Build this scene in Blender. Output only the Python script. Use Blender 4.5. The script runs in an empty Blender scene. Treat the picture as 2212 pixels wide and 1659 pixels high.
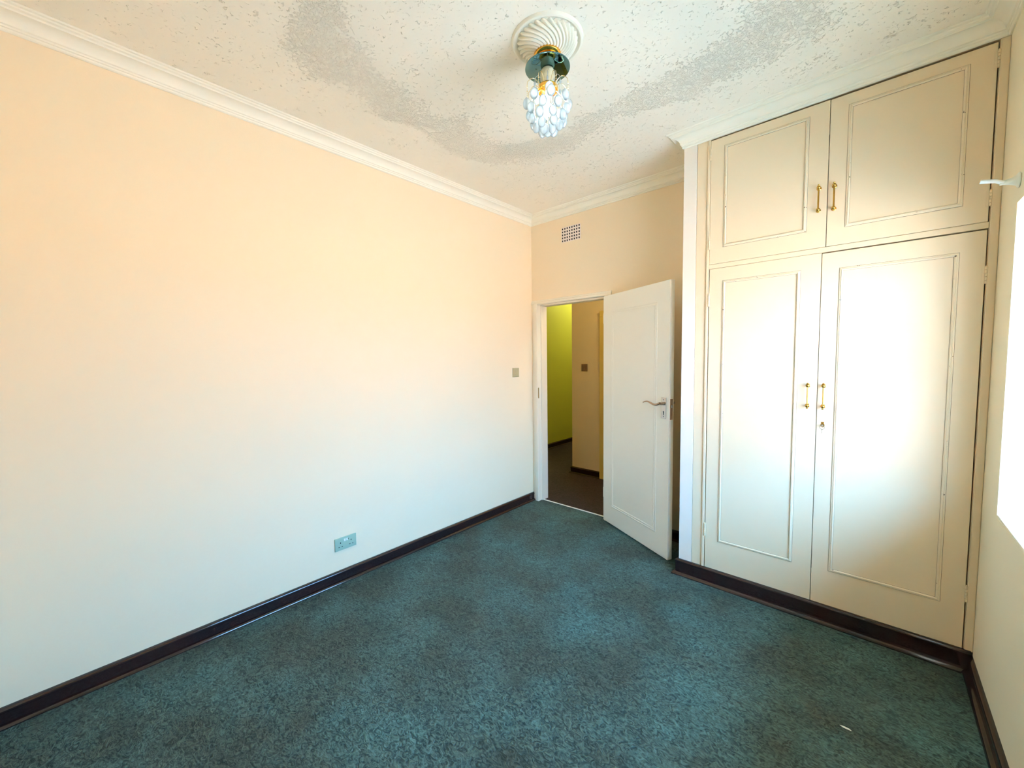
import bpy, bmesh, math, random
from mathutils import Vector, Matrix
random.seed(7)
S = bpy.context.scene
C = S.collection
PI = math.pi

# ------------------------------------------------------------------ camera
cam_d = bpy.data.cameras.new('camera')
cam = bpy.data.objects.new('camera', cam_d); C.objects.link(cam)
yaw, pitch, roll = 0.7352, -0.0638, -0.0135
fw = Vector((-math.sin(yaw)*math.cos(pitch), math.cos(yaw)*math.cos(pitch), math.sin(pitch)))
rt = fw.cross(Vector((0, 0, 1))).normalized(); up = rt.cross(fw)
r2 = math.cos(roll)*rt + math.sin(roll)*up
u2 = -math.sin(roll)*rt + math.cos(roll)*up
m = Matrix((r2, u2, -fw)).transposed().to_4x4()
m.translation = Vector((2.6393, -3.2418, 1.5))
cam.matrix_world = m
cam_d.sensor_fit = 'HORIZONTAL'; cam_d.sensor_width = 36.0
cam_d.lens = 36.0*862.45/2212.0
cam_d.clip_start = 0.02; cam_d.clip_end = 300
S.camera = cam

# ------------------------------------------------------------------ sky, sun, exposure
w = bpy.data.worlds.new('sky'); S.world = w; w.use_nodes = True
nt = w.node_tree; nt.nodes.clear()
out = nt.nodes.new('ShaderNodeOutputWorld'); bg = nt.nodes.new('ShaderNodeBackground')
tc = nt.nodes.new('ShaderNodeTexCoord'); sep = nt.nodes.new('ShaderNodeSeparateXYZ')
rmp = nt.nodes.new('ShaderNodeValToRGB')
nt.links.new(tc.outputs['Generated'], sep.inputs[0]); nt.links.new(sep.outputs['Z'], rmp.inputs[0])
e = rmp.color_ramp.elements
e[0].position = 0.0; e[0].color = (0.19, 0.32, 0.58, 1)
e[1].position = 1.0; e[1].color = (0.23, 0.60, 1.05, 1)
k = e.new(0.5); k.color = (0.20, 0.54, 1.03, 1)
nt.links.new(rmp.outputs[0], bg.inputs[0]); bg.inputs[1].default_value = 12.0
nt.links.new(bg.outputs[0], out.inputs[0])

sun_d = bpy.data.lights.new('sun', 'SUN'); sun_d.energy = 16.5; sun_d.angle = 0.01; sun_d.color = (1.0, 0.84, 0.76)
sun = bpy.data.objects.new('sun', sun_d); C.objects.link(sun)
sun.rotation_euler = Vector((-0.55, -0.25, 1.0)).to_track_quat('Z', 'Y').to_euler()
sun.location = (-6, -3, 12)

S.view_settings.view_transform = 'Standard'; S.view_settings.look = 'None'
S.view_settings.gamma = 1.0; S.view_settings.use_curve_mapping = False
S.view_settings.exposure = 2.04
S.cycles.use_denoising = True
S.cycles.max_bounces = 14; S.cycles.diffuse_bounces = 10
S.cycles.transparent_max_bounces = 16
S.cycles.sample_clamp_indirect = 12

# window light portal (guides sampling of the sky through the opening)
pd = bpy.data.lights.new('window_portal', 'AREA'); pd.shape = 'RECTANGLE'; pd.size = 1.53; pd.size_y = 1.23
pd.cycles.is_portal = True
po = bpy.data.objects.new('window_portal', pd); C.objects.link(po)
po.location = (3.135, -1.536, 1.4525)
po.matrix_world = Matrix.Translation(po.location) @ Matrix(((0, 0, 1, 0), (1, 0, 0, 0), (0, 1, 0, 0), (0, 0, 0, 1)))

# ------------------------------------------------------------------ constants
W, D, HC, YR = 3.03, 0.487, 2.925, -3.62
HB = 2.84                       # underside of the cornice
NX = 1.685                      # left edge of the wardrobe nib

# ------------------------------------------------------------------ materials
def mat(name, col, rough=0.5, metal=0.0, spec=0.5, bump=None, vary=None, **kw):
    m = bpy.data.materials.new(name); m.use_nodes = True
    n = m.node_tree; b = n.nodes['Principled BSDF']
    b.inputs['Base Color'].default_value = (*col, 1); b.inputs['Roughness'].default_value = rough
    b.inputs['Metallic'].default_value = metal; b.inputs['Specular IOR Level'].default_value = spec
    for k, v in kw.items(): b.inputs[k.replace('_', ' ')].default_value = v
    if bump or vary:
        t = n.nodes.new('ShaderNodeTexCoord')
    if bump:
        sc, st, dist = bump
        nz = n.nodes.new('ShaderNodeTexNoise'); nz.inputs['Scale'].default_value = sc; nz.inputs['Detail'].default_value = 4
        bp = n.nodes.new('ShaderNodeBump'); bp.inputs['Strength'].default_value = st; bp.inputs['Distance'].default_value = dist
        n.links.new(t.outputs['Object'], nz.inputs['Vector']); n.links.new(nz.outputs[0], bp.inputs['Height'])
        n.links.new(bp.outputs[0], b.inputs['Normal'])
    if vary:
        sc, amt = vary
        nz = n.nodes.new('ShaderNodeTexNoise'); nz.inputs['Scale'].default_value = sc; nz.inputs['Detail'].default_value = 3
        n.links.new(t.outputs['Object'], nz.inputs['Vector'])
        mx = n.nodes.new('ShaderNodeMix'); mx.data_type = 'RGBA'
        mx.inputs[6].default_value = (*[c*(1-amt) for c in col], 1); mx.inputs[7].default_value = (*[min(1, c*(1+amt)) for c in col], 1)
        n.links.new(nz.outputs[0], mx.inputs[0]); n.links.new(mx.outputs[2], b.inputs['Base Color'])
    return m

WALLC = (0.90, 0.75, 0.53)
M = {}
M['wall'] = mat('wall_paint', WALLC, 0.6, spec=0.3, bump=(90, 0.12, 0.002), vary=(1.3, 0.012))
M['nib'] = mat('nib_paint', (0.88, 0.79, 0.68), 0.55, spec=0.3, bump=(50, 0.1, 0.002))
M['wall_r'] = mat('window_wall_bounce_tint', (0.88, 0.80, 0.60), 0.6, spec=0.3, bump=(90, 0.12, 0.002))  # same cream paint, with greenish bounce light put into the colour
M['wardrobe'] = mat('wardrobe_paint', (0.83, 0.675, 0.46), 0.45, spec=0.2, bump=(25, 0.06, 0.002))
M['door'] = mat('door_paint', (0.92, 0.90, 0.80), 0.4, bump=(40, 0.06, 0.002))
M['frame'] = mat('frame_paint', (0.88, 0.80, 0.64), 0.38, bump=(30, 0.05, 0.002))
M['cornice'] = mat('cornice_plaster', (0.92, 0.88, 0.75), 0.6, spec=0.3, bump=(40, 0.03, 0.001))
M['hall_lime'] = mat('hall_lime_paint', (0.60, 0.66, 0.08), 0.6, bump=(60, 0.1, 0.002))
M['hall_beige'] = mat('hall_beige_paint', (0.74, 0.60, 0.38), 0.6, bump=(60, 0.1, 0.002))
M['skirt'] = mat('dark_varnished_wood', (0.020, 0.007, 0.007), 0.10, spec=0.8, bump=(14, 0.12, 0.003))
M['brass'] = mat('brass', (0.66, 0.37, 0.08), 0.22, metal=1.0)
M['pale_gold'] = mat('pale_gold', (0.92, 0.78, 0.50), 0.25, metal=1.0)
M['gold'] = mat('gold_plate', (0.95, 0.50, 0.09), 0.13, metal=1.0)
M['chrome'] = mat('chrome', (0.62, 0.60, 0.57), 0.18, metal=1.0)
M['bronze'] = mat('bronze_lever', (0.55, 0.40, 0.30), 0.22, metal=1.0)
M['black'] = mat('black_recess_shade', (0.012, 0.008, 0.008), 0.8)
M['plastic'] = mat('grey_plastic', (0.36, 0.50, 0.38), 0.45, bump=(80, 0.05, 0.001))
M['plastic_w'] = mat('white_plastic', (0.85, 0.88, 0.86), 0.35)
M['switch'] = mat('ivory_switch', (0.50, 0.43, 0.24), 0.4)
M['switch_dark'] = mat('brown_switch', (0.20, 0.11, 0.06), 0.4)
M['vent'] = mat('vent_paint', (0.90, 0.80, 0.72), 0.6)
M['mirror'] = mat('dark_mirror_glass', (0.13, 0.26, 0.27), 0.03, metal=1.0)
M['strip'] = mat('pale_strip', (0.90, 0.92, 0.84), 0.3)
M['bracket'] = mat('bracket_paint', (0.80, 0.82, 0.72), 0.35)
M['earth'] = mat('outside_earth', (0.62, 0.46, 0.36), 0.9, bump=(3, 0.4, 0.05), vary=(0.6, 0.12))
M['render'] = mat('outside_wall', (0.78, 0.58, 0.44), 0.9, vary=(2, 0.05))
M['roof'] = mat('roof', (0.25, 0.22, 0.20), 0.8, vary=(3, 0.05))
M['wax'] = mat('speckled_glass_tube', (0.80, 0.74, 0.52), 0.25, bump=(60, 0.6, 0.01))

def ceiling_mat():
    m = bpy.data.materials.new('stippled_ceiling'); m.use_nodes = True
    n = m.node_tree; L = n.links.new; b = n.nodes['Principled BSDF']
    b.inputs['Base Color'].default_value = (0.93, 0.88, 0.76, 1); b.inputs['Roughness'].default_value = 0.6
    b.inputs['Specular IOR Level'].default_value = 0.3
    t = n.nodes.new('ShaderNodeTexCoord')
    s = n.nodes.new('ShaderNodeSeparateXYZ'); L(t.outputs['Object'], s.inputs[0])
    def mth(op, a, b_=None):
        q = n.nodes.new('ShaderNodeMath'); q.operation = op
        for i, v in enumerate((a, b_)):
            if v is None: continue
            if isinstance(v, (int, float)): q.inputs[i].default_value = v
            else: L(v, q.inputs[i])
        return q.outputs[0]
    dx = mth('DIVIDE', mth('ABSOLUTE', mth('SUBTRACT', s.outputs['X'], 1.507)), 0.88)
    dy = mth('DIVIDE', mth('ABSOLUTE', mth('SUBTRACT', s.outputs['Y'], -1.745)), 0.74)
    d = mth('POWER', mth('ADD', mth('POWER', dx, 6.0), mth('POWER', dy, 6.0)), 1/6)
    nz = n.nodes.new('ShaderNodeTexNoise'); nz.inputs['Scale'].default_value = 3.5; nz.inputs['Detail'].default_value = 3
    L(t.outputs['Object'], nz.inputs['Vector'])
    d2 = mth('ADD', d, mth('MULTIPLY', mth('SUBTRACT', nz.outputs[0], 0.5), 0.5))
    band = n.nodes.new('ShaderNodeMapRange'); band.interpolation_type = 'SMOOTHSTEP'
    L(mth('ABSOLUTE', mth('SUBTRACT', d2, 1.0)), band.inputs['Value'])
    band.inputs['From Min'].default_value = 0.07; band.inputs['From Max'].default_value = 0.24
    band.inputs['To Min'].default_value = 1.0; band.inputs['To Max'].default_value = 0.0
    nz3 = n.nodes.new('ShaderNodeTexNoise'); nz3.inputs['Scale'].default_value = 7; nz3.inputs['Detail'].default_value = 2
    L(t.outputs['Object'], nz3.inputs['Vector'])
    faint = n.nodes.new('ShaderNodeMapRange'); L(nz3.outputs[0], faint.inputs['Value'])
    faint.inputs['From Min'].default_value = 0.5; faint.inputs['From Max'].default_value = 0.75
    faint.inputs['To Min'].default_value = -0.25; faint.inputs['To Max'].default_value = 0.55
    far = n.nodes.new('ShaderNodeMapRange'); L(d, far.inputs['Value'])
    far.inputs['From Min'].default_value = 0.45; far.inputs['From Max'].default_value = 0.65
    strength = mth('MAXIMUM', band.outputs[0], mth('MULTIPLY', faint.outputs[0], far.outputs[0]))
    nz2 = n.nodes.new('ShaderNodeTexNoise'); nz2.inputs['Scale'].default_value = 72; nz2.inputs['Detail'].default_value = 2.5
    nz2.inputs['Distortion'].default_value = 1.0
    L(t.outputs['Object'], nz2.inputs['Vector'])
    hg = n.nodes.new('ShaderNodeMapRange'); hg.interpolation_type = 'SMOOTHSTEP'
    n5 = n.nodes.new('ShaderNodeTexNoise'); n5.inputs['Scale'].default_value = 16; n5.inputs['Detail'].default_value = 2
    L(t.outputs['Object'], n5.inputs['Vector'])
    thr = mth('ADD', nz2.outputs[0], mth('ADD', mth('MULTIPLY', strength, 0.20), mth('MULTIPLY', n5.outputs[0], 0.12)))
    L(thr, hg.inputs['Value'])
    hg.inputs['From Min'].default_value = 0.70; hg.inputs['From Max'].default_value = 0.84
    bp = n.nodes.new('ShaderNodeBump'); bp.inputs['Strength'].default_value = 0.8; bp.inputs['Distance'].default_value = 0.009
    L(hg.outputs[0], bp.inputs['Height']); L(bp.outputs[0], b.inputs['Normal'])
    return m
M['ceiling'] = ceiling_mat()

def floor_mat(name, ca, cb):
    m = bpy.data.materials.new(name); m.use_nodes = True
    n = m.node_tree; L = n.links.new; b = n.nodes['Principled BSDF']
    t = n.nodes.new('ShaderNodeTexCoord')
    mp = n.nodes.new('ShaderNodeMapping'); mp.inputs['Rotation'].default_value = (0, 0, 0.5); mp.inputs['Scale'].default_value = (1, 1.5, 1)
    L(t.outputs['Object'], mp.inputs[0])
    nz = n.nodes.new('ShaderNodeTexNoise'); nz.inputs['Scale'].default_value = 34; nz.inputs['Detail'].default_value = 4; nz.inputs['Distortion'].default_value = 2.2
    L(mp.outputs[0], nz.inputs['Vector'])
    n2 = n.nodes.new('ShaderNodeTexNoise'); n2.inputs['Scale'].default_value = 2.6; n2.inputs['Detail'].default_value = 5
    L(t.outputs['Object'], n2.inputs['Vector'])
    r = n.nodes.new('ShaderNodeMapRange'); L(n2.outputs[0], r.inputs['Value'])
    r.inputs['From Min'].default_value = 0.38; r.inputs['From Max'].default_value = 0.68
    mx = n.nodes.new('ShaderNodeMix'); mx.data_type = 'RGBA'
    mx.inputs[6].default_value = (*ca, 1); mx.inputs[7].default_value = (*cb, 1)
    L(r.outputs[0], mx.inputs[0])
    r2 = n.nodes.new('ShaderNodeMapRange'); L(nz.outputs[0], r2.inputs['Value'])
    r2.inputs['From Min'].default_value = 0.35; r2.inputs['From Max'].default_value = 0.7
    r2.inputs['To Min'].default_value = 0.42; r2.inputs['To Max'].default_value = 1.85
    vm = n.nodes.new('ShaderNodeVectorMath'); vm.operation = 'SCALE'
    L(mx.outputs[2], vm.inputs[0]); L(r2.outputs[0], vm.inputs['Scale']); L(vm.outputs[0], b.inputs['Base Color'])
    b.inputs['Roughness'].default_value = 0.62; b.inputs['Specular IOR Level'].default_value = 0.35
    bp = n.nodes.new('ShaderNodeBump'); bp.inputs['Strength'].default_value = 0.9; bp.inputs['Distance'].default_value = 0.016
    L(nz.outputs[0], bp.inputs['Height']); L(bp.outputs[0], b.inputs['Normal'])
    return m
M['floor'] = floor_mat('dark_fibre_floor', (0.056, 0.080, 0.062), (0.074, 0.150, 0.132))
M['floor_hall'] = floor_mat('brown_hall_floor', (0.034, 0.022, 0.022), (0.046, 0.032, 0.030))

def chipped_mat():
    m = mat('chipped_moulding_paint', (0.90, 0.80, 0.66), 0.28, spec=0.6)
    n = m.node_tree; L = n.links.new; b = n.nodes['Principled BSDF']
    t = n.nodes.new('ShaderNodeTexCoord'); s = n.nodes.new('ShaderNodeSeparateXYZ'); L(t.outputs['Object'], s.inputs[0])
    nz = n.nodes.new('ShaderNodeTexNoise'); nz.inputs['Scale'].default_value = 55; nz.inputs['Detail'].default_value = 3
    L(t.outputs['Object'], nz.inputs['Vector'])
    mr = n.nodes.new('ShaderNodeMapRange'); L(nz.outputs[0], mr.inputs['Value'])
    mr.inputs['From Min'].default_value = 0.712; mr.inputs['From Max'].default_value = 0.722
    mx = n.nodes.new('ShaderNodeMix'); mx.data_type = 'RGBA'
    mx.inputs[6].default_value = (0.85, 0.715, 0.51, 1); mx.inputs[7].default_value = (0.14, 0.08, 0.04, 1)
    L(mr.outputs[0], mx.inputs[0]); L(mx.outputs[2], b.inputs['Base Color'])
    return m
M['moulding'] = chipped_mat()

def glass_mat():
    m = bpy.data.materials.new('window_glass'); m.use_nodes = True
    n = m.node_tree; n.nodes.clear(); L = n.links.new
    o = n.nodes.new('ShaderNodeOutputMaterial'); mx = n.nodes.new('ShaderNodeMixShader')
    tr = n.nodes.new('ShaderNodeBsdfTransparent'); gl = n.nodes.new('ShaderNodeBsdfGlossy'); gl.inputs['Roughness'].default_value = 0.02
    # Schlick reflectance of a thin pane face, the same from both sides
    g = n.nodes.new('ShaderNodeNewGeometry'); dt = n.nodes.new('ShaderNodeVectorMath'); dt.operation = 'DOT_PRODUCT'
    L(g.outputs['Incoming'], dt.inputs[0]); L(g.outputs['True Normal'], dt.inputs[1])
    def mth(op, a, b_=None):
        q = n.nodes.new('ShaderNodeMath'); q.operation = op; q.use_clamp = op == 'ADD'
        for i, v in enumerate((a, b_)):
            if v is None: continue
            if isinstance(v, (int, float)): q.inputs[i].default_value = v
            else: L(v, q.inputs[i])
        return q.outputs[0]
    sch = mth('POWER', mth('SUBTRACT', 1.0, mth('ABSOLUTE', dt.outputs['Value'])), 5.0)
    L(mth('ADD', mth('MULTIPLY', sch, 0.96), 0.04), mx.inputs[0])
    L(tr.outputs[0], mx.inputs[1]); L(gl.outputs[0], mx.inputs[2]); L(mx.outputs[0], o.inputs[0])
    return m
M['joint_dark'] = mat('joint_brown', (0.22, 0.13, 0.06), 0.7)
M['glass'] = glass_mat()

def crystal_mat():
    m = bpy.data.materials.new('opal_crystal'); m.use_nodes = True
    n = m.node_tree; n.nodes.clear(); L = n.links.new
    o = n.nodes.new('ShaderNodeOutputMaterial')
    df = n.nodes.new('ShaderNodeBsdfDiffuse'); df.inputs[0].default_value = (0.90, 0.95, 1, 1)
    tl = n.nodes.new('ShaderNodeBsdfTranslucent'); tl.inputs[0].default_value = (0.88, 0.96, 1, 1)
    tr = n.nodes.new('ShaderNodeBsdfTransparent'); tr.inputs[0].default_value = (0.93, 0.98, 1, 1)
    gl = n.nodes.new('ShaderNodeBsdfGlossy'); gl.inputs['Roughness'].default_value = 0.05
    a = n.nodes.new('ShaderNodeMixShader'); a.inputs[0].default_value = 0.55; L(df.outputs[0], a.inputs[1]); L(tl.outputs[0], a.inputs[2])
    b = n.nodes.new('ShaderNodeMixShader'); b.inputs[0].default_value = 0.3; L(a.outputs[0], b.inputs[1]); L(tr.outputs[0], b.inputs[2])
    f = n.nodes.new('ShaderNodeFresnel'); f.inputs[0].default_value = 1.5
    c = n.nodes.new('ShaderNodeMixShader'); L(f.outputs[0], c.inputs[0]); L(b.outputs[0], c.inputs[1]); L(gl.outputs[0], c.inputs[2])
    L(c.outputs[0], o.inputs[0])
    return m
M['crystal'] = crystal_mat()
def emit_mat(name, col, st):
    m = bpy.data.materials.new(name); m.use_nodes = True
    b = m.node_tree.nodes['Principled BSDF']
    b.inputs['Emission Color'].default_value = (*col, 1); b.inputs['Emission Strength'].default_value = st
    return m
M['bulb'] = emit_mat('lit_bulb', (0.78, 0.95, 1.0), 9.0)
M['hall_fill'] = emit_mat('hall_fill_glow', (1.0, 0.95, 0.62), 11.0)  # glow of the lamps added in the hall

# ------------------------------------------------------------------ mesh helpers
def new_bm(): return bmesh.new()
def add_box(bm, x0, x1, y0, y1, z0, z1, bev=0.0, mx=None):
    bm2 = bmesh.new()
    bmesh.ops.create_cube(bm2, size=1.0)
    bmesh.ops.scale(bm2, vec=(abs(x1-x0), abs(y1-y0), abs(z1-z0)), verts=bm2.verts)
    if bev: bmesh.ops.bevel(bm2, geom=bm2.edges[:], offset=bev, segments=2, profile=0.6, affect='EDGES')
    bmesh.ops.translate(bm2, vec=((x0+x1)/2, (y0+y1)/2, (z0+z1)/2), verts=bm2.verts)
    merge(bm, bm2, mx)
def merge(bm, bm2, mx=None):
    if mx is not None: bm2.transform(mx)
    me = bpy.data.meshes.new('tmp'); bm2.to_mesh(me); bm2.free(); bm.from_mesh(me); bpy.data.meshes.remove(me)
def add_tube(bm, pts, rad, seg=10, cap=True, mx=None):
    pts = [Vector(p) for p in pts]; n = len(pts)
    rads = rad if isinstance(rad, (list, tuple)) else [rad]*n
    b = bmesh.new(); rings = []; ref = None
    for i, p in enumerate(pts):
        t = (pts[min(i+1, n-1)]-pts[max(i-1, 0)]).normalized()
        if ref is None: ref = Vector((0, 0, 1)) if abs(t.z) < 0.9 else Vector((1, 0, 0))
        a = (ref - t*ref.dot(t)).normalized(); c = t.cross(a); ref = a
        rings.append([b.verts.new(p + rads[i]*(math.cos(2*PI*k/seg)*a + math.sin(2*PI*k/seg)*c)) for k in range(seg)])
    for i in range(n-1):
        for k in range(seg):
            b.faces.new((rings[i][k], rings[i][(k+1) % seg], rings[i+1][(k+1) % seg], rings[i+1][k]))
    if cap:
        b.faces.new(rings[0][::-1]); b.faces.new(rings[-1])
    merge(bm, b, mx)
def add_lathe(bm, prof, seg=32, mx=None, centre=(0, 0, 0)):
    # prof: (r, z) pairs about the z axis
    b = bmesh.new(); rings = []
    for r, z in prof:
        if r < 1e-5: rings.append([b.verts.new((0, 0, z))])
        else: rings.append([b.verts.new((r*math.cos(2*PI*k/seg), r*math.sin(2*PI*k/seg), z)) for k in range(seg)])
    for A, B in zip(rings, rings[1:]):
        for k in range(seg):
            q = []
            for v in (A[k % len(A)], A[(k+1) % len(A)], B[(k+1) % len(B)], B[k % len(B)]):
                if v not in q: q.append(v)
            if len(q) > 2: b.faces.new(q)
    bmesh.ops.recalc_face_normals(b, faces=b.faces)
    bmesh.ops.translate(b, vec=centre, verts=b.verts)
    merge(bm, b, mx)
def add_sweep(bm, path, prof, closed=False, flip=1, mx=None):
    """sweep a (u, z) profile along a plan polyline of (x, y); u goes to the left of travel; mitred corners"""
    b = bmesh.new(); n = len(path); P = [Vector(p) for p in path]; rows = []
    for i in range(n):
        def nrm(a, c):
            d = (c-a).normalized(); return Vector((-d.y, d.x))*flip
        if isinstance(path[i], tuple) and 0 < i < n-1 or closed:
            n1 = nrm(P[i-1], P[i]); n2 = nrm(P[i], P[(i+1) % n]); bis = (n1+n2)/(1+n1.dot(n2))
        elif i == 0: bis = nrm(P[0], P[1])
        else: bis = nrm(P[-2], P[-1])
        rows.append([b.verts.new((P[i].x+bis.x*u, P[i].y+bis.y*u, z)) for u, z in prof])
    m_ = len(prof)
    for i in range(n if closed else n-1):
        A, B = rows[i], rows[(i+1) % n]
        for k in range(m_):
            b.faces.new((A[k], A[(k+1) % m_], B[(k+1) % m_], B[k]))
    if not closed:
        b.faces.new(rows[0]); b.faces.new(rows[-1][::-1])
    bmesh.ops.recalc_face_normals(b, faces=b.faces)
    merge(bm, b, mx)
def seg_sweep(bm, a, b_, na, nb, prof):
    """one straight piece from a to b_ whose ends are cut along the offset directions na, nb (per unit u)"""
    b = bmesh.new()
    A = [b.verts.new((a[0]+na[0]*u, a[1]+na[1]*u, z)) for u, z in prof]
    B = [b.verts.new((b_[0]+nb[0]*u, b_[1]+nb[1]*u, z)) for u, z in prof]
    m_ = len(prof)
    for k in range(m_): b.faces.new((A[k], A[(k+1) % m_], B[(k+1) % m_], B[k]))
    b.faces.new(A); b.faces.new(B[::-1])
    bmesh.ops.recalc_face_normals(b, faces=b.faces)
    merge(bm, b)

def obj(name, bm, m_, parent=None, loc=None, smooth=False, keep=False):
    me = bpy.data.meshes.new(name)
    bmesh.ops.recalc_face_normals(bm, faces=bm.faces) if not keep else None
    bm.to_mesh(me); bm.free()
    me.materials.append(M[m_] if isinstance(m_, str) else m_)
    if smooth:
        me.shade_smooth()
        try: me.set_sharp_from_angle(angle=math.radians(38))
        except Exception: pass
    o = bpy.data.objects.new(name, me); C.objects.link(o)
    if parent is not None: o.parent = parent
    if loc: o.location = loc
    return o
def thing(name, label, cat, loc=(0, 0, 0), rz=0.0, group=None, kind=None):
    o = bpy.data.objects.new(name, None); o.empty_display_size = 0.05; C.objects.link(o)
    o.location = loc; o.rotation_euler = (0, 0, rz); o['label'] = label; o['category'] = cat
    if group: o['group'] = group
    if kind: o['kind'] = kind
    return o
def tag(o, label, cat, group=None, kind=None):
    o['label'] = label; o['category'] = cat
    if group: o['group'] = group
    if kind: o['kind'] = kind
    return o
def struct(name, bm, m_, label, cat, smooth=False):
    return tag(obj(name, bm, m_, smooth=smooth), label, cat, kind='structure')

# ------------------------------------------------------------------ room shell
T = 0.14
bm = new_bm(); add_box(bm, -0.12, W+0.1, YR-0.15, 0.053, -0.12, 0.0)
struct('floor', bm, 'floor', 'dark teal-grey fibrous floor covering of the empty room', 'floor')
bm = new_bm(); add_box(bm, -1.45, 3.2, 0.053, 5.3, -0.12, 0.0)
struct('floor_hall', bm, 'floor_hall', 'dark brown floor of the hall beyond the doorway', 'floor')
bm = new_bm(); add_box(bm, -0.02, W+0.02, YR-0.02, 0.02, HC, HC+0.1)
struct('ceiling', bm, 'ceiling', 'cream plaster ceiling with rough stippled bands', 'ceiling')
bm = new_bm(); add_box(bm, -0.12, 0.0, YR-0.15, 0.0, 0.0, HC+0.1)
struct('wall_left', bm, 'wall', 'long plain cream wall with socket and light switch', 'wall')
bm = new_bm()
FX0, FX1, FZ = 0.012, 0.900, 2.08      # rough opening hidden by the frame
add_box(bm, -0.12, FX0, 0.0, T, 0, HC+0.1); add_box(bm, FX1, W+0.1, 0.0, T, 0, HC+0.1)
add_box(bm, FX0, FX1, 0.0, T, FZ, HC+0.1)
struct('wall_back', bm, 'wall', 'short cream wall holding the doorway and air vent', 'wall')
bm = new_bm(); add_box(bm, NX, 1.765, -D, 0.0, 0, HC+0.1)
struct('wall_nib', bm, 'nib', 'narrow plastered wall end enclosing the built-in wardrobe', 'wall')
bm = new_bm()
WY0, WY1, WZ0, WZ1, WT = -2.30, -0.772, 0.835, 2.07, 0.23
add_box(bm, W, W+WT, YR-0.15, WY0, -0.3, HC+0.1); add_box(bm, W, W+WT, WY1, 0.14, -0.3, HC+0.1)
add_box(bm, W, W+WT, WY0, WY1, -0.3, WZ0); add_box(bm, W, W+WT, WY0, WY1, WZ1, HC+0.1)
struct('wall_right', bm, 'wall_r', 'wall beside the wardrobe pierced by the bright window', 'wall')
bm = new_bm(); add_box(bm, -0.12, W+WT, YR-0.15, YR, -0.3, HC+0.1)
struct('wall_rear', bm, 'wall', 'plain cream wall closing the room behind the viewer', 'wall')

# window in the right wall
win = thing('window_1', 'bright steel-framed window with deep white reveal in the wall beside the wardrobe', 'window', (W+0.16, (WY0+WY1)/2, WZ0), kind='structure')
hw = (WY1-WY0)/2; hh = WZ1-WZ0
bm = new_bm()
for y0, y1 in ((-hw, -hw+0.035), (hw-0.035, hw)): add_box(bm, 0, 0.035, y0, y1, 0, hh, 0.004)
for z0, z1 in ((0, 0.035), (hh-0.035, hh)): add_box(bm, 0, 0.035, -hw, hw, z0, z1, 0.004)
obj('window_frame', bm, 'frame', win)
NP = 4; zt = hh*0.68  # unseen mullions and transom added, deep enough to cut light grazing the wardrobe
for k in range(1, NP):
    bm = new_bm(); y = -hw+2*hw*k/NP; add_box(bm, -0.012, 0.035, y-0.013, y+0.013, 0.03, hh-0.03, 0.003); obj('added_mullion', bm, 'frame', win)
bm = new_bm(); add_box(bm, -0.006, 0.035, -hw+0.03, hw-0.03, zt-0.012, zt+0.012, 0.003); obj('added_transom', bm, 'frame', win)
for k in range(NP):
    y0 = -hw+2*hw*k/NP; y1 = -hw+2*hw*(k+1)/NP
    for z0, z1 in ((0.03, zt-0.012), (zt+0.012, hh-0.03)):
        bm = new_bm(); add_box(bm, 0.015, 0.019, y0+0.012, y1-0.012, z0, z1); obj('pane', bm, 'glass', win)
bm = new_bm(); add_box(bm, -0.16, 0.0, -hw, hw, -0.001, 0.012, 0.004); obj('window_sill', bm, 'frame', win)

# roof with overhanging eave, outside ground and boundary wall
bm = new_bm(); add_box(bm, -2.2, 3.35, -5.5, 6.0, HC+0.1, HC+0.25)
q = bmesh.new()
pts = [(3.35, HC+0.25), (4.25, 2.58), (4.25, 2.46), (3.35, HC+0.02)]
A = [q.verts.new((x, -5.5, z)) for x, z in pts]; B = [q.verts.new((x, 6.0, z)) for x, z in pts]
for k2 in range(4): q.faces.new((A[k2], A[(k2+1) % 4], B[(k2+1) % 4], B[k2]))
q.faces.new(A); q.faces.new(B[::-1]); bmesh.ops.recalc_face_normals(q, faces=q.faces); merge(bm, q)
struct('roof', bm, 'roof', 'roof slab with sloping eave above the window', 'roof')
bm = new_bm(); add_box(bm, -50, 60, -50, 50, -0.42, -0.3)
struct('ground', bm, 'earth', 'bare sunlit reddish earth outside the window', 'ground')
bm = new_bm(); add_box(bm, 10.0, 10.2, -25, 25, -0.3, 1.9); add_box(bm, 9.95, 10.25, -25, 25, 1.9, 1.98)
struct('garden_wall', bm, 'render', 'peach rendered boundary wall across the yard', 'wall')

# ------------------------------------------------------------------ cornice, one length per wall
CP = [(0, HB), (0.006, HB), (0.010, HB+0.004), (0.010, HB+0.012), (0.014, HB+0.014), (0.0145, HB+0.021), (0.020, HB+0.024)]
for i in range(1, 8):
    t = i/8*PI/2
    CP.append((0.020+0.038*(1-math.cos(t)), HB+0.024+0.036*math.sin(t)))
CP += [(0.058, HB+0.060), (0.064, HB+0.060), (0.066, HB+0.067), (0.074, HB+0.071), (0.076, HB+0.077), (0.084, HB+0.079), (0.088, HC), (0, HC)]
def cornice(name, a, b_, na, nb, label):
    bm = new_bm(); seg_sweep(bm, a, b_, na, nb, CP)
    return struct(name, bm, 'cornice', label, 'cornice', smooth=True)
cornice('trim_1', (0, YR), (0, 0), (1, 1), (1, -1), 'moulded plaster cornice along the long cream wall')
cornice('trim_2', (0, 0), (NX, 0), (1, -1), (-1, -1), 'moulded plaster cornice above the doorway wall')
cornice('trim_3', (NX, 0), (NX, -D), (-1, -1), (-1, -1), 'short return of cornice on the nib beside the doorway')
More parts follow.
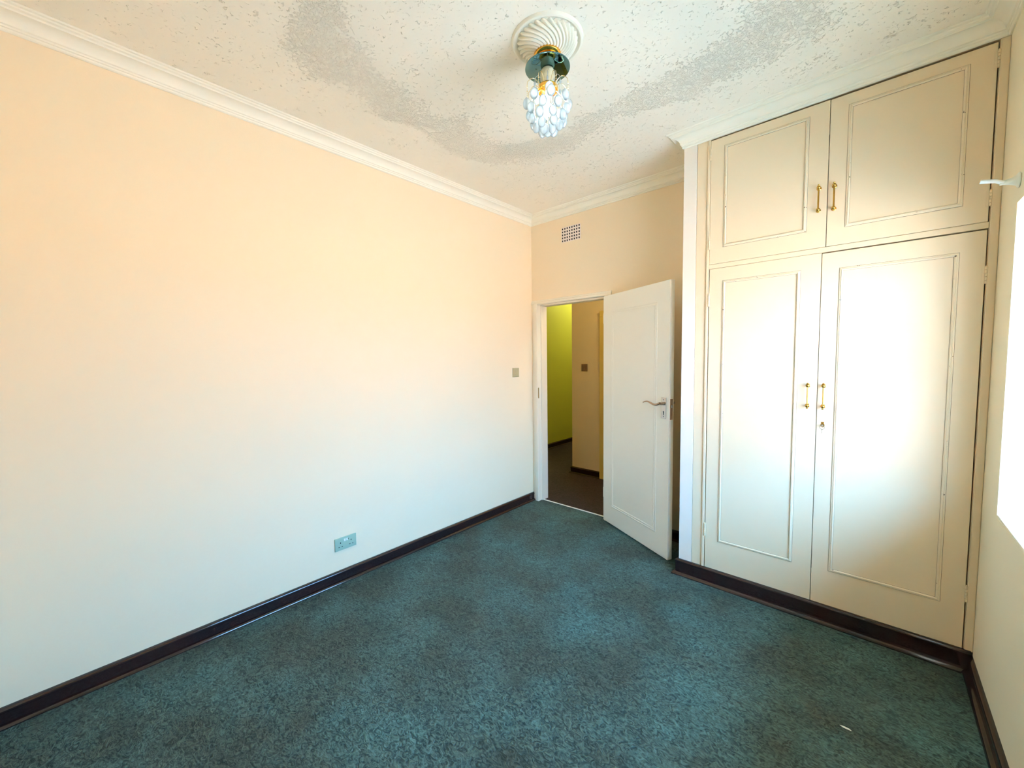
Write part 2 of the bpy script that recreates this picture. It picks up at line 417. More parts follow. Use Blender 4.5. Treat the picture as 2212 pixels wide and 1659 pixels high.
cornice('trim_4', (NX, -D), (W, -D), (-1, -1), (-1, -1), 'moulded plaster cornice running above the wardrobe doors')
cornice('trim_5', (W, -D), (W, YR), (-1, -1), (-1, 1), 'moulded plaster cornice above the window')
cornice('trim_6', (W, YR), (0, YR), (-1, 1), (1, 1), 'moulded plaster cornice on the wall behind the viewer')

# ------------------------------------------------------------------ skirtings with quarter bead
def skirt_prof(h, t=0.019, q=0.017):
    P = [(0, 0), (0, h), (t*0.45, h), (t*0.8, h-0.003), (t, h-0.010), (t, h-0.018), (t-0.003, h-0.021), (t-0.003, q)]
    P += [(t-0.003+q*math.sin(a), q*math.cos(a)) for a in (0.35, 0.7, 1.05, 1.35)] + [(t-0.003+q, 0.0)]
    return P
SP = skirt_prof(0.083); SP2 = skirt_prof(0.105, 0.020, 0.022)
def skirt(name, a, b_, na, nb, label, prof=SP):
    bm = new_bm(); seg_sweep(bm, a, b_, na, nb, prof)
    return struct(name, bm, 'skirt', label, 'skirting board', smooth=True)
skirt('baseboard_left', (0, YR), (0, -0.001), (1, 1), (1, 0), 'dark glossy skirting with quarter bead along the long cream wall')
skirt('baseboard_back', (0.915, 0), (NX, 0), (0, -1), (-1, -1), 'dark skirting on the wall hidden behind the open door')
skirt('baseboard_nib', (NX, 0), (NX, -D), (-1, -1), (-1, -1), 'dark skirting on the side of the wall end beside the door', SP2)
skirt('baseboard_front', (NX, -D), (W, -D), (-1, -1), (-1, -1), 'dark plinth skirting running along the foot of the wardrobe', SP2)
skirt('baseboard_right', (W, -D), (W, YR), (-1, -1), (-1, 1), 'dark glossy skirting under the window')
skirt('baseboard_rear', (W, YR), (0, YR), (-1, 1), (1, 1), 'dark skirting on the wall behind the viewer')

# ------------------------------------------------------------------ built-in wardrobe
wd = thing('wardrobe', 'cream built-in wardrobe with four panelled doors and brass handles', 'wardrobe', (1.765, -D, 0))
wx = lambda x: x-1.765
ZP = 0.100
bm = new_bm()      # frame: stiles, rails; face 4 mm behind the doors
add_box(bm, wx(1.767), wx(1.8465), 0.004, 0.05, ZP, HB+0.03, 0.002)
add_box(bm, wx(3.0000), wx(3.0295), 0.004, 0.05, ZP, HB+0.03, 0.002)
add_box(bm, wx(1.8465), wx(3.0000), 0.001, 0.05, 2.0475, 2.0745, 0.0015)
add_box(bm, wx(1.8465), wx(3.0000), 0.012, 0.05, HB+0.004, HB+0.05, 0.001)
add_box(bm, wx(1.767), wx(3.0295), 0.006, 0.46, 0.012, ZP-0.003)
obj('frame', bm, 'wardrobe', wd)
bm = new_bm(); add_box(bm, wx(1.8465)-0.016, wx(1.8465)+0.0, -0.004, 0.006, ZP, HB-0.004, 0.003)
o = obj('hinge_stile', bm, 'wardrobe', wd)
bm = new_bm(); add_box(bm, wx(2.996)+0.005, wx(3.0295), -0.006, 0.006, ZP, HB-0.002, 0.004)
obj('edge_moulding', bm, 'wardrobe', wd)
bm = new_bm(); add_box(bm, wx(1.80), wx(3.02), 0.44, 0.455, ZP, HB); add_box(bm, wx(1.80), wx(3.02), 0.05, 0.44, 2.05, 2.07)
obj('interior', bm, 'black', wd)

def frame_mould(bm, x0, x1, z0, z1, wdt=0.016, h=0.008):
    """raised picture-frame moulding with grooves, front faces -y at y=0"""
    prof = [(0, 0.001), (0.0, -0.002), (0.0015, -0.0035), (wdt*0.28, -h*0.62), (wdt*0.36, -h*0.45), (wdt*0.62, -h), (wdt*0.86, -h*0.75), (wdt, -h*0.2), (wdt, 0.001)]
    b = bmesh.new(); rows = []
    for cx, cz, sx, sz in ((x0, z0, 1, 1), (x1, z0, -1, 1), (x1, z1, -1, -1), (x0, z1, 1, -1)):
        rows.append([b.verts.new((cx+sx*u, y, cz+sz*u)) for u, y in prof])
    for i in range(4):
        A, B = rows[i], rows[(i+1) % 4]
        for k in range(len(prof)):
            b.faces.new((A[k], A[(k+1) % len(prof)], B[(k+1) % len(prof)], B[k]))
    bmesh.ops.recalc_face_normals(b, faces=b.faces); merge(bm, b)

def bar_handle(parent, x, z0, z1, thin=False):
    bm = new_bm(); zc = (z0+z1)/2; L2 = (z1-z0)/2
    r = 0.0033 if thin else 0.0042
    add_tube(bm, [(0, -0.026, -L2-0.004), (0, -0.026, L2+0.004)], r, 12)
    for s in (-1, 1):
        add_lathe(bm, [(0, 0.0), (0.0105, 0), (0.011, 0.002), (0.007, 0.004), (0.0045, 0.008), (0.0042, 0.018), (0.0065, 0.021), (0.0085, 0.026), (0.0085, 0.029), (0.005, 0.033), (0, 0.034)], 16,
                  Matrix.Translation((0, 0, s*(L2-0.010))) @ Matrix.Rotation(PI/2, 4, 'X'))
        add_lathe(bm, [(0, 0), (0.004, 0.001), (0.0055, 0.004), (0.004, 0.008), (0, 0.010)], 12, Matrix.Translation((0, -0.026, s*(L2+0.002)-0.005)))
    return obj('handle', bm, 'brass', parent, (x, 0, zc), smooth=True)

def hinge(parent, x, z0, z1, side):
    bm = new_bm(); h = (z1-z0); n = 5
    for k in range(n):
        za = z0+h*k/n+0.0008; zb = z0+h*(k+1)/n-0.0008
        add_lathe(bm, [(0, 0), (0.0048, 0), (0.0048, zb-za), (0, zb-za)], 12, Matrix.Translation((0, -0.004, za-z0)))
    add_box(bm, -0.012 if side > 0 else 0.0, 0.0 if side > 0 else 0.012, -0.0015, 0.0, 0, h)
    add_lathe(bm, [(0, 0), (0.003, 0.001), (0.002, 0.004), (0, 0.005)], 10, Matrix.Translation((0, -0.004, h)))
    return obj('hinge', bm, 'wardrobe', parent, (x, 0, z0), smooth=True)

def wdoor(x0, x1, z0, z1, px0, px1, pz0, pz1, label):
    bm = new_bm(); add_box(bm, 0, x1-x0, 0.0, 0.021, z0, z1, 0.0018)
    d = obj('door', bm, 'wardrobe', wd, (wx(x0), -0.001, 0))
    d['label'] = label
    bm = new_bm(); frame_mould(bm, px0-x0, px1-x0, pz0, pz1); obj('panel_moulding', bm, 'moulding', d, smooth=False)
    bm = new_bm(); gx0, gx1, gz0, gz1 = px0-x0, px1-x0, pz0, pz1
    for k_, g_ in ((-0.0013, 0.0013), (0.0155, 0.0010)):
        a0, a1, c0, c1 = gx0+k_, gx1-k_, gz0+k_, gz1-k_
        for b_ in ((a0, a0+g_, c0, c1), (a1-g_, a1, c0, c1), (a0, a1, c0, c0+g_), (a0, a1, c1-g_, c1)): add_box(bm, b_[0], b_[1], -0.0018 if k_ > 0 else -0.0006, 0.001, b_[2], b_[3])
    obj('joint_line', bm, 'joint_dark', d)  # thin dark brown lines along both edges of the moulding
    return d
G = 0.0018
dUL = wdoor(1.8465+G, 2.4305-G*.8, 2.0745+G, HB-0.008, 1.926, 2.343, 2.172, 2.780, 'upper door nearer the doorway')
dUR = wdoor(2.4305+G*.8, 2.9975-G, 2.0745+G, HB-0.010, 2.506, 2.917, 2.162, 2.775, 'upper door nearer the window')
dLL = wdoor(1.8495+G, 2.416-G*.8, ZP+0.002, 2.0475-G, 1.928, 2.324, 0.296, 1.966, 'tall door nearer the doorway')
dLR = wdoor(2.416+G*.8, 2.9975-G, ZP+0.002, 2.0425-G, 2.492, 2.916, 0.302, 1.954, 'tall door nearer the window, key in its lock')
lx = lambda d, x: x - (d.location.x+1.765)
bar_handle(dUL, lx(dUL, 2.394), 2.262, 2.398); bar_handle(dUR, lx(dUR, 2.459), 2.256, 2.392)
bar_handle(dLL, lx(dLL, 2.375), 1.206, 1.338, True); bar_handle(dLR, lx(dLR, 2.444), 1.206, 1.338, True)
hinge(dUL, -0.0015, 2.715, 2.795, -1); hinge(dUL, -0.0015, 2.168, 2.236, -1)
hinge(dLL, -0.0015, 1.812, 1.895, -1); hinge(dLL, -0.0015, 0.316, 0.400, -1)
hinge(dUR, 2.9985-2.4305-G*.8, 2.722, 2.795, 1); hinge(dUR, 2.9985-2.4305-G*.8, 2.140, 2.210, 1)
hinge(dLR, 2.9985-2.416-G*.8, 1.803, 1.880, 1); hinge(dLR, 2.9985-2.416-G*.8, 0.334, 0.412, 1)
# lock escutcheon with key
kx, kz = lx(dLR, 2.4445), 1.113
bm = new_bm()
q = bmesh.new(); out_ = [(-0.0075, 0.017), (0.0075, 0.017), (0.0055, 0.009), (0.0095, 0.0), (0.0075, -0.010), (0, -0.014), (-0.0075, -0.010), (-0.0095, 0.0), (-0.0055, 0.009)]
A = [q.verts.new((x, 0.0, z)) for x, z in out_]; B = [q.verts.new((x*0.9, -0.0022, z*0.93)) for x, z in out_]
q.faces.new(A); q.faces.new(B[::-1])
for k2 in range(len(A)): q.faces.new((A[k2], A[(k2+1) % len(A)], B[(k2+1) % len(A)], B[k2]))
merge(bm, q); o = obj('lock_plate', bm, 'brass', dLR, (kx, 0, kz)); o['label'] = 'small brass escutcheon'
bm = new_bm()
add_tube(bm, [(0, 0.0, 0), (0, -0.020, 0)], 0.0022, 8)
add_tube(bm, [(0, -0.018, 0.004), (0, -0.024, -0.004)], 0.0036, 8)
ring = [(0.0105*math.cos(a), -0.022, -0.010+0.0105*math.sin(a)) for a in [2*PI*k2/20 for k2 in range(20)]]
add_tube(bm, ring+[ring[0]], 0.0013, 6, cap=False)
for k2 in range(3): add_tube(bm, [((-1)**k2*0.0015, -0.022, -0.0215-k2*0.007), (-(-1)**k2*0.0015, -0.022, -0.0275-k2*0.007)], 0.0011, 6)
add_tube(bm, [(-0.001, -0.022, -0.020), (0.001, -0.022, -0.043)], 0.0006, 5)
o = obj('key', bm, 'chrome', dLR, (kx, 0, kz-0.001), smooth=True); o['label'] = 'key with wire ring left in the lock'

# ------------------------------------------------------------------ doorway: frame, leaf, furniture
dr = thing('door_1', 'white panelled door standing open into the room, with its painted frame', 'door', (0, 0, 0), kind='structure')
bm = new_bm()
# jamb profile in plan: (x, y) for the left jamb; architrave face at y=-0.012
def jamb(bm, x_out, x_in, s, ztop):
    P = [(x_out, 0.001), (x_out+s*0.006, -0.010), (x_out+s*0.030, -0.012), (x_out+s*0.034, -0.018), (x_in-s*0.006, -0.018), (x_in, -0.014),
         (x_in, 0.040), (x_in+s*0.012, 0.040), (x_in+s*0.012, 0.132), (x_in-s*0.020, 0.137), (x_out, 0.137)]
    q = bmesh.new(); A = [q.verts.new((x, y, 0.0)) for x, y in P]; B = [q.verts.new((x, y, ztop)) for x, y in P]
    for k2 in range(len(P)): q.faces.new((A[k2], A[(k2+1) % len(P)], B[(k2+1) % len(P)], B[k2]))
    q.faces.new(A); q.faces.new(B[::-1]); bmesh.ops.recalc_face_normals(q, faces=q.faces); merge(bm, q)
jamb(bm, 0.006, 0.078, 1, 2.05); jamb(bm, 0.906, 0.846, -1, 2.05)
P = [(2.088, 0.001), (2.084, -0.010), (2.070, -0.012), (2.066, -0.018), (2.052, -0.018), (2.046, -0.014), (2.046, 0.040), (2.032, 0.040), (2.032, 0.132), (2.05, 0.137), (2.088, 0.137)]
q = bmesh.new(); A = [q.verts.new((0.004, y, z)) for z, y in P]; B = [q.verts.new((0.910, y, z)) for z, y in P]
for k2 in range(len(P)): q.faces.new((A[k2], A[(k2+1) % len(P)], B[(k2+1) % len(P)], B[k2]))
q.faces.new(A); q.faces.new(B[::-1]); bmesh.ops.recalc_face_normals(q, faces=q.faces); merge(bm, q)
obj('door_frame', bm, 'frame', dr)
bm = new_bm(); add_box(bm, 0.0765, 0.0795, -0.010, 0.006, 1.085, 1.195, 0.001); o = obj('strike_plate', bm, 'chrome', dr); o['label'] = 'thin steel strike plate'

# leaf: local x along the leaf from the hinge, local y = away from the room side that we see
ang = 0.4651
leaf_mx = Matrix.Translation((0.8386, -0.02, 0)) @ Matrix.Rotation(-ang, 4, 'Z')
bm = new_bm()
LW, LT, LZ0, LZ1 = 0.815, 0.042, 0.008, 2.040
add_box(bm, 0, LW, 0, LT, LZ0, LZ1, 0.0035)
leaf = obj('leaf', bm, 'door', dr); leaf.matrix_local = leaf_mx; leaf['label'] = 'off-white door leaf'
bm = new_bm(); 
prof_h = 0.006
def soft_mould(bm, x0, x1, z0, z1):
    prof = [(0, 0.001), (0.004, -0.0014), (0.009, -0.0027), (0.015, -0.0008), (0.019, -0.0008), (0.024, -0.0024), (0.030, -0.0010), (0.034, 0.001)]
    b = bmesh.new(); rows = []
    for cx, cz, sx, sz in ((x0, z0, 1, 1), (x1, z0, -1, 1), (x1, z1, -1, -1), (x0, z1, 1, -1)):
        rows.append([b.verts.new((cx+sx*u, y, cz+sz*u)) for u, y in prof])
    for i in range(4):
        A, B = rows[i], rows[(i+1) % 4]
        for k in range(len(prof)): b.faces.new((A[k], A[(k+1) % len(prof)], B[(k+1) % len(prof)], B[k]))
    bmesh.ops.recalc_face_normals(b, faces=b.faces); merge(bm, b)
soft_mould(bm, 0.118, 0.690, 0.165, 1.900)
obj('panel_moulding', bm, 'door', leaf)
# plate, lever, keyhole, latch face
bm = new_bm(); add_box(bm, -0.0235, 0.0235, -0.0065, 0.0, -0.076, 0.076, 0.0025)
pl = obj('handle_plate', bm, 'chrome', leaf, (0.766, 0, 1.126)); pl['label'] = 'chrome backplate with keyhole'
for z in (0.061, -0.061):
    bm = new_bm(); add_lathe(bm, [(0, 0), (0.0035, 0), (0.003, 0.0012), (0, 0.0014)], 12, Matrix.Translation((0.766, -0.0065, 1.126+z)) @ Matrix.Rotation(PI/2, 4, 'X')); obj('screw', bm, 'black', leaf)
bm = new_bm()
add_lathe(bm, [(0, 0), (0.0055, 0), (0.0055, 0.0012), (0, 0.0012)], 14, Matrix.Translation((0.766, -0.006, 1.098)) @ Matrix.Rotation(PI/2, 4, 'X'))
add_box(bm, 0.7635, 0.7685, -0.0078, -0.006, 1.076, 1.096)
obj('keyhole', bm, 'black', leaf)
bm = new_bm()
lev = []
for i in range(15):
    t = i/14; lev.append((0.770-0.178*t, -0.045-0.004*math.sin(PI*t), 1.158 + 0.004*math.cos(t*PI) - 0.012*math.sin(PI*min(1, t*2.0))*(1 if t < .5 else 0) + 0.010*math.sin(PI*max(0, (t-0.5)*2))*(1 if t >= .5 else 0)))
add_tube(bm, [(0.772, 0.0, 1.160), (0.772, -0.030, 1.160), (0.770, -0.043, 1.161)], [0.0105, 0.010, 0.009], 12)
add_tube(bm, lev, [0.0095-0.0055*(i/14) for i in range(15)], 12)
obj('lever', bm, 'bronze', leaf, smooth=True)
bm = new_bm(); add_box(bm, LW-0.001, LW+0.0018, 0.009, 0.033, 1.045, 1.195, 0.0006); o = obj('latch_face', bm, 'bronze', leaf)
bm = new_bm(); add_box(bm, LW, LW+0.011, 0.014, 0.027, 1.130, 1.152, 0.003); obj('latch_bolt', bm, 'chrome', leaf)
# far-side furniture of the door
bm = new_bm(); add_box(bm, 0.7425, 0.7895, LT, LT+0.0065, 1.050, 1.202, 0.0025)
add_tube(bm, [(0.772, LT, 1.160), (0.772, LT+0.04, 1.160)], 0.010, 12); add_tube(bm, [(0.770, LT+0.045, 1.160), (0.60, LT+0.045, 1.162)], [0.0095, 0.0045], 10)
obj('rear_handle', bm, 'chrome', leaf)
for z in (0.22, 1.80):
    bm = new_bm(); add_tube(bm, [(-0.001, 0.003, z), (-0.001, 0.003, z+0.09)], 0.004, 12); obj('hinge', bm, 'frame', leaf)

bm = new_bm(); add_box(bm, 0.080, 0.846, 0.046, 0.060, 0.0, 0.006, 0.002)
tag(obj('threshold_strip', bm, 'strip'), 'thin pale threshold strip across the doorway floor', 'threshold strip')

# ------------------------------------------------------------------ hall beyond the doorway
bm = new_bm(); add_box(bm, -1.45, -1.31, T-0.14, 5.2, 0, 2.9)
struct('wall_hall_far', bm, 'hall_lime', 'lime green passage wall seen through the doorway', 'wall')
bm = new_bm(); add_box(bm, -0.24, 3.2, 1.10, 1.24, 0, 2.9)
struct('wall_hall_facing', bm, 'hall_beige', 'dim beige wall facing the doorway across the hall', 'wall')
bm = new_bm(); add_box(bm, -0.24, -0.12, 1.24, 5.2, 0, 2.9); add_box(bm, -1.45, -0.12, 5.2, 5.34, 0, 2.9)
struct('wall_hall_passage', bm, 'hall_beige', 'inner wall and end of the passage', 'wall')
bm = new_bm(); add_box(bm, -1.45, -0.12, 0.0, T, 0, 2.9); add_box(bm, 3.06, 3.2, T, 1.10, 0, 2.9)
struct('wall_hall_ends', bm, 'hall_beige', 'plain walls closing the ends of the hall', 'wall')
bm = new_bm(); add_box(bm, -1.45, 3.2, 0.0+T, 5.34, 2.9, 3.0)
struct('ceiling_hall', bm, 'cornice', 'plain ceiling of the hall', 'ceiling')
def hskirt(name, a, b_, na, nb, label):
    bm = new_bm(); seg_sweep(bm, a, b_, na, nb, SP); struct(name, bm, 'skirt', label, 'skirting board', smooth=True)
hskirt('baseboard_far', (-1.31, 0.14), (-1.31, 5.2), (1, 0), (1, 0), 'dark skirting under the lime green passage wall')
hskirt('baseboard_facing', (-0.24, 1.10), (0.165, 1.10), (-1, -1), (0, -1), 'dark skirting under the beige hall wall')
hd = thing('door_2', 'closed yellowish door at the edge of the hall view', 'door', (0.17, 1.10, 0), kind='structure')
bm = new_bm(); add_box(bm, 0, 0.075, -0.022, 0.0, 0, 1.99, 0.004); add_box(bm, 0.80, 0.875, -0.022, 0.0, 0, 1.99, 0.004); add_box(bm, 0, 0.875, -0.022, 0.0, 1.99, 2.06, 0.004)
M['hall_door'] = mat('hall_door_paint', (0.70, 0.52, 0.14), 0.4)
obj('door_frame', bm, 'hall_door', hd)
bm = new_bm(); add_box(bm, 0.075, 0.80, -0.006, 0.0, 0.005, 1.99); obj('leaf', bm, 'hall_door', hd)
bm = new_bm(); add_lathe(bm, [(0, 0), (0.02, 0), (0.012, 0.01), (0.012, 0.03), (0.026, 0.045), (0.02, 0.06), (0, 0.064)], 16, Matrix.Translation((0.14, -0.006, 1.0)) @ Matrix.Rotation(PI/2, 4, 'X')); obj('door_knob', bm, 'brass', hd, smooth=True)

hs = thing('light_switch', 'small dark brown light switch on the beige hall wall', 'light switch', (-0.051, 1.10, 1.374))
bm = new_bm(); add_box(bm, -0.043, 0.043, -0.009, 0, -0.046, 0.046, 0.003); obj('plate', bm, 'switch_dark', hs)
bm = new_bm(); add_box(bm, -0.012, 0.012, -0.014, -0.008, -0.020, 0.020, 0.002); obj('rocker', bm, 'switch_dark', hs)

for lx_, ly_, lab in ((-0.70, 2.9, 'unseen globe lamp added in place of a window lighting the passage'), (1.25, 0.60, 'unseen globe lamp added to brighten the beige hall wall')):  # unseen lamps added to brighten the passage and hall walls
  hl = thing('fill_lamp', lab, 'lamp', (lx_, ly_, 2.9), group='added hall lamps')
  bm = new_bm(); add_lathe(bm, [(0, 0), (0.06, 0), (0.06, -0.02), (0.02, -0.03), (0.02, -0.06), (0, -0.06)], 24); obj('added_lamp_base', bm, 'brass', hl, smooth=True)
  bm = new_bm(); add_lathe(bm, [(0.02, -0.05), (0.09, -0.08), (0.11, -0.14), (0.09, -0.20), (0.04, -0.235), (0, -0.24)], 24); obj('added_globe', bm, 'hall_fill', hl, smooth=True)

# ------------------------------------------------------------------ socket and light switch on the long wall
def rot_to_left_wall(o, y, z):    # local -y front  ->  world +x
    o.location = (0, y, z); o.rotation_euler = (0, 0, PI/2)
so = thing('double_socket', 'grey double power socket low on the long cream wall', 'socket'); rot_to_left_wall(so, -2.045, 0.262)
bm = new_bm(); add_box(bm, -0.074, 0.074, -0.009, 0, -0.043, 0.043, 0.0035); obj('plate', bm, 'plastic', so)
for sx in (-0.037, 0.037):
    for b_ in ((sx-0.0026, sx+0.0026, -0.0098, -0.0088, 0.004, 0.0135), (sx-0.0145, sx-0.0065, -0.0096, -0.0088, -0.0205, -0.0165), (sx+0.0065, sx+0.0145, -0.0096, -0.0088, -0.0205, -0.0165)):
        bm = new_bm(); add_box(bm, *b_); obj('pin_slot', bm, 'black', so)
for k2, sx in enumerate((-0.008, 0.008)):
    bm = new_bm(); add_box(bm, sx-0.0055, sx+0.0055, -0.0125, -0.008, 0.014, 0.030, 0.0015); obj('rocker', bm, 'plastic_w' , so)
bm = new_bm(); add_box(bm, 0.0145, 0.0185, -0.0098, -0.0088, 0.018, 0.026); obj('indicator', bm, 'black', so)
sw = thing('light_switch', 'beige light switch on the long wall next to the doorway', 'light switch'); rot_to_left_wall(sw, -0.270, 1.360)
bm = new_bm(); add_box(bm, -0.045, 0.045, -0.010, 0, -0.045, 0.045, 0.003); obj('plate', bm, 'switch', sw)
bm = new_bm(); add_box(bm, -0.020, 0.020, -0.0125, -0.009, -0.026, 0.026, 0.0015); obj('surround', bm, 'switch', sw)
bm = new_bm(); add_box(bm, -0.010, 0.010, -0.016, -0.012, -0.018, 0.018, 0.002); obj('rocker', bm, 'switch', sw)

# ------------------------------------------------------------------ air vent over the door
av = thing('air_vent', 'cream wall vent with rows of dark holes above the doorway', 'vent', (0.483, 0, 2.671))
nx_, nz_ = 8, 5; vw, vh = 0.212, 0.140
bm = new_bm()
px_, pz_ = vw/nx_, vh/nz_; hx_, hz_ = px_*0.28, pz_*0.29
# plate with a grid of bevelled holes
add = bmesh.new()
def quad(*p): add.faces.new([add.verts.new(v) for v in p])
for i in range(nx_):
    for j in range(nz_):
        x0 = -vw/2+i*px_; x1 = x0+px_; z0 = -vh/2+j*pz_; z1 = z0+pz_; cx = (x0+x1)/2; cz = (z0+z1)/2
        O = [(x0, -0.005, z0), (x1, -0.005, z0), (x1, -0.005, z1), (x0, -0.005, z1)]
        I = [(cx-hx_, -0.004, cz-hz_), (cx+hx_, -0.004, cz-hz_), (cx+hx_, -0.004, cz+hz_), (cx-hx_, -0.004, cz+hz_)]
        J = [(x, -0.0006, z) for x, y, z in I]
        for k2 in range(4):
            quad(O[k2], O[(k2+1) % 4], I[(k2+1) % 4], I[k2]); quad(I[k2], I[(k2+1) % 4], J[(k2+1) % 4], J[k2])
R_ = [(-vw/2, -0.005, -vh/2), (vw/2, -0.005, -vh/2), (vw/2, -0.005, vh/2), (-vw/2, -0.005, vh/2)]
for k2 in range(4):
    a_, b_ = R_[k2], R_[(k2+1) % 4]; quad(a_, b_, (b_[0]*1.02, 0, b_[2]*1.02), (a_[0]*1.02, 0, a_[2]*1.02))
merge(bm, add); bmesh.ops.remove_doubles(bm, verts=bm.verts, dist=1e-5); obj('grille', bm, 'vent', av)
bm = new_bm(); add_box(bm, -vw/2+0.002, vw/2-0.002, -0.0012, 0.0, -vh/2+0.002, vh/2-0.002); obj('dark_backing', bm, 'black', av)  # black sheet standing in for the shade inside the vent holes

# ------------------------------------------------------------------ curtain rod bracket
br = thing('curtain_bracket', 'pale trumpet-shaped curtain bracket above the window corner', 'bracket', (W, -0.79, 2.150))
bm = new_bm(); add_lathe(bm, [(0, 0), (0.026, 0), (0.029, 0.002), (0.028, 0.005), (0.019, 0.010), (0.013, 0.022), (0.0085, 0.038), (0.0075, 0.050)], 24,
                         Matrix.Rotation(-PI/2, 4, 'Y') @ Matrix.Diagonal((1.0, 0.8, 1, 1)))
obj('base_flange', bm, 'bracket', br, smooth=True)
bm = new_bm(); add_tube(bm, [(-0.040, 0, 0.0), (-0.060, 0, 0.012), (-0.100, 0, 0.021)], [0.0075, 0.0072, 0.0078], 14); obj('arm', bm, 'plastic_w', br, smooth=True)

# ------------------------------------------------------------------ ceiling rose
RX, RY = 1.502, -1.716
cr = thing('ceiling_rose', 'round plaster ceiling rose with swirling fluted shell above the lamp', 'ceiling rose', (RX, RY, HC))
bm = new_bm()
add_lathe(bm, [(0.161, 0.001), (0.160, -0.006), (0.156, -0.012), (0.149, -0.014), (0.143, -0.011), (0.140, -0.007), (0.136, -0.005), (0.110, -0.008), (0.05, -0.010), (0.05, 0.001)], 96)
obj('rim', bm, 'cornice', cr, smooth=True)
bm = new_bm(); q = bmesh.new(); NF, SEG, NR = 28, 28*20, 44; rows = []
for j in range(NR+1):
    t = j/NR; r = 0.045+0.086*t; row = []
    for k2 in range(SEG):
        th = 2*PI*k2/SEG; ph = NF*(th + 0.95*t**1.6)
        sc = abs(math.sin(ph/2))
        rr = r + (0.014*(sc-0.6))*t**4
        dome = -0.040*(1-t**1.6) - 0.016*math.sqrt(max(0, 1-t**6))
        z = dome - (0.005+0.011*t)*(sc**0.6-0.4)*(1-t**16)
        row.append(q.verts.new((rr*math.cos(th), rr*math.sin(th), min(-0.007, z-0.004))))
    rows.append(row)
for j in range(NR):
    for k2 in range(SEG): q.faces.new((rows[j][k2], rows[j][(k2+1) % SEG], rows[j+1][(k2+1) % SEG], rows[j+1][k2]))
bmesh.ops.recalc_face_normals(q, faces=q.faces); merge(bm, q)
obj('fluted_shell', bm, 'cornice', cr, smooth=True)

# ------------------------------------------------------------------ chandelier
ch = thing('chandelier', 'small gold ceiling chandelier with dark glass disc and opal drops', 'chandelier', (RX, RY, 2.868))
B0 = 2.868
zz = lambda z: z-B0
bm = new_bm(); add_lathe(bm, [(0, 0.002), (0.058, 0.002), (0.062, -0.002), (0.062, -0.010), (0.056, -0.016), (0.050, -0.018), (0.054, -0.024), (0.055, -0.032), (0.050, -0.038), (0.020, -0.042), (0, -0.042)], 48)
obj('canopy', bm, 'gold', ch, smooth=True)
bm = new_bm(); add_lathe(bm, [(0, 0.10), (0.007, 0.10), (0.007, 0.0), (0, 0)], 16, centre=(0, 0, zz(2.70))); obj('stem', bm, 'gold', ch, smooth=True)
bm = new_bm(); add_lathe(bm, [(0.006, 0), (0.098, 0), (0.101, 0.001), (0.101, 0.004), (0.098, 0.005), (0.006, 0.005)], 64, centre=(0, 0, zz(2.805)))
obj('glass_disc', bm, 'mirror', ch, smooth=True)['label'] = 'dark mirrored glass disc'
bm = new_bm(); add_lathe(bm, [(0.010, 0.066), (0.026, 0.064), (0.033, 0.050), (0.034, 0.032), (0.031, 0.012), (0.026, 0.0), (0, 0)], 32, centre=(0, 0, zz(2.738)))
obj('lamp_holder', bm, 'wax', ch, smooth=True)['label'] = 'speckled cream glass holder'
bm = new_bm(); add_lathe(bm, [(0, 0.0), (0.034, -0.003), (0.044, -0.010), (0.047, -0.022), (0.046, -0.028), (0.043, -0.028), (0.042, -0.020), (0.032, -0.008), (0, -0.006)], 40, centre=(0, 0, zz(2.738)))
obj('bowl', bm, 'gold', ch, smooth=True)
bm = new_bm(); add_lathe(bm, [(0, 0.045), (0.009, 0.045), (0.010, -0.010), (0.018, -0.024), (0.022, -0.040), (0.018, -0.056), (0.009, -0.064), (0, -0.066)], 24, centre=(0, 0, zz(2.668)))
obj('bulb', bm, 'bulb', ch, smooth=True)
drop_me = None
def bead_chain(z0, z1):
    bm = new_bm(); L_ = z0-z1; n = max(2, int(round(L_/0.011)))
    for i in range(n):
        zc = z0-(i+0.5)*L_/n; h = L_/n*0.42; r = 0.0022 if i % 2 else 0.0034
        add_lathe(bm, [(0, h), (r, h*0.3), (r, -h*0.3), (0, -h)], 6, centre=(0, 0, zc))
    add_tube(bm, [(0, 0, z0), (0, 0, z1)], 0.0006, 4)
    return bm
def ellipsoid(bm, rx, ry, rz, centre=(0, 0, 0), us=14, vs=9):
    add_lathe(bm, [(math.sin(PI*i/vs), math.cos(PI*i/vs)) for i in range(vs+1)], us, Matrix.Translation(centre) @ Matrix.Diagonal((rx, ry, rz, 1)))
arm0 = chain0 = None
NA = 8
for i in range(NA):
    a = 2*PI*(i+0.3)/NA
    bm = new_bm()
    pts = [(0.030, 0, 0)]
    for t in [k2/9 for k2 in range(1, 10)]:
        pts.append((0.030+0.066*t, 0, 0.030*math.sin(PI*t*0.92)+0.004*t))
    pts += [(0.098, 0, -0.004)]
    if arm0 is None:
        add_tube(bm, pts, 0.0017, 6); arm = obj('arm', bm, 'pale_gold', ch, smooth=True)
        arm0 = arm
        chm = bead_chain(0, -0.052); chain0 = obj('bead_chain', chm, 'pale_gold', arm); chain0.location = (0.098, 0, -0.004)
    else:
        bm.free(); arm = arm0.copy(); C.objects.link(arm); arm.parent = ch
        c = chain0.copy(); C.objects.link(c); c.parent = arm; c.location = (0.098, 0, -0.004)
    arm.location = (0, 0, zz(2.722)); arm.rotation_euler = (0, 0, a)
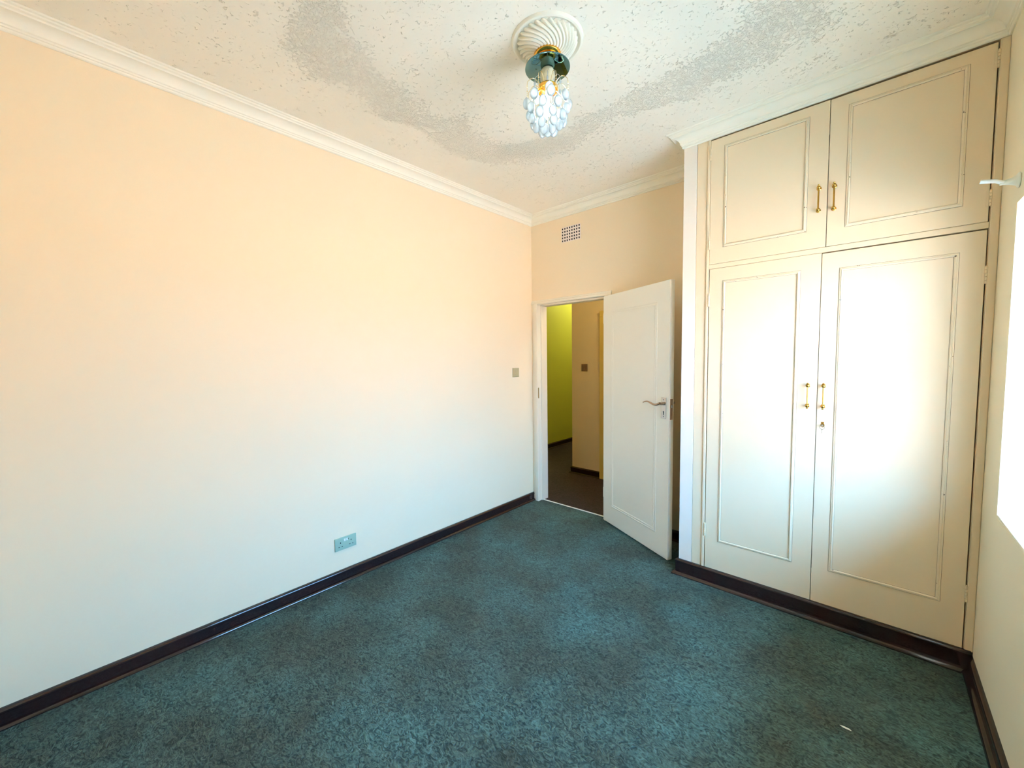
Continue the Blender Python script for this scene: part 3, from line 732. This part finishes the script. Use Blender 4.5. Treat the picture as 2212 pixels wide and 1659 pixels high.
# inner short arms with clear beads above the bowl
inner0 = None
for i in range(6):
    a = 2*PI*(i+0.1)/6
    if inner0 is None:
        bm = new_bm(); add_tube(bm, [(0.026, 0, 0), (0.036, 0, 0.020), (0.050, 0, 0.026), (0.062, 0, 0.014), (0.065, 0, -0.004)], 0.0014, 6)
        ellipsoid(bm, 0.005, 0.005, 0.010, (0.065, 0, -0.013), 10, 6)
        inner0 = arm = obj('small_arm', bm, 'crystal', ch, smooth=True)
    else:
        arm = inner0.copy(); C.objects.link(arm); arm.parent = ch
    arm.location = (0, 0, zz(2.738)); arm.rotation_euler = (0, 0, a)
# opal drops in tiers
cr0 = None
tiers = [(0.096, 2.655, 8, 0.0), (0.086, 2.618, 8, 0.5), (0.074, 2.583, 8, 0.2), (0.052, 2.556, 6, 0.6), (0.022, 2.542, 3, 0.1), (0.056, 2.694, 3, 0.62)]
for R1, z, n, off in tiers:
    for i in range(n):
        a = 2*PI*(i+off)/n
        if cr0 is None:
            bm = new_bm(); ellipsoid(bm, 0.0165, 0.0195, 0.0235, us=18, vs=12)
            ellipsoid(bm, 0.0035, 0.0035, 0.004, (0, 0, 0.026), 8, 5)
            cr0 = c = obj('crystal', bm, 'crystal', ch, smooth=True)
        else:
            c = cr0.copy(); C.objects.link(c); c.parent = ch
        c.location = (R1*math.cos(a), R1*math.sin(a), zz(z+random.uniform(-0.003, 0.003)))
        c.rotation_euler = (0, random.uniform(-0.12, 0.12), a+random.uniform(-0.35, 0.35))
# inner strings that carry the lower tiers
bm = new_bm()
for R1, z, n, off in tiers[1:5]:
    for i in range(n):
        a = 2*PI*(i+off)/n
        add_tube(bm, [(0.040*math.cos(a), 0.040*math.sin(a), zz(2.702)), (R1*0.8*math.cos(a), R1*0.8*math.sin(a), zz(z+0.05)), (R1*math.cos(a), R1*math.sin(a), zz(z+0.024))], 0.0008, 4)
obj('drop_wires', bm, 'pale_gold', ch)

# pale scuff mark on the floor near the wardrobe
bm = new_bm(); q = bmesh.new()
sc_ = [(2.587, -1.233), (2.600, -1.238), (2.624, -1.236), (2.618, -1.230), (2.602, -1.229)]
A = [q.verts.new((x, y, 0.0002)) for x, y in sc_]; B = [q.verts.new((x, y, 0.0016)) for x, y in sc_]
q.faces.new(A); q.faces.new(B[::-1])
for k2 in range(5): q.faces.new((A[k2], A[(k2+1) % 5], B[(k2+1) % 5], B[k2]))
merge(bm, q)
tag(obj('paper_scrap', bm, 'strip'), 'tiny pale scrap lying on the dark floor by the wardrobe', 'scrap')
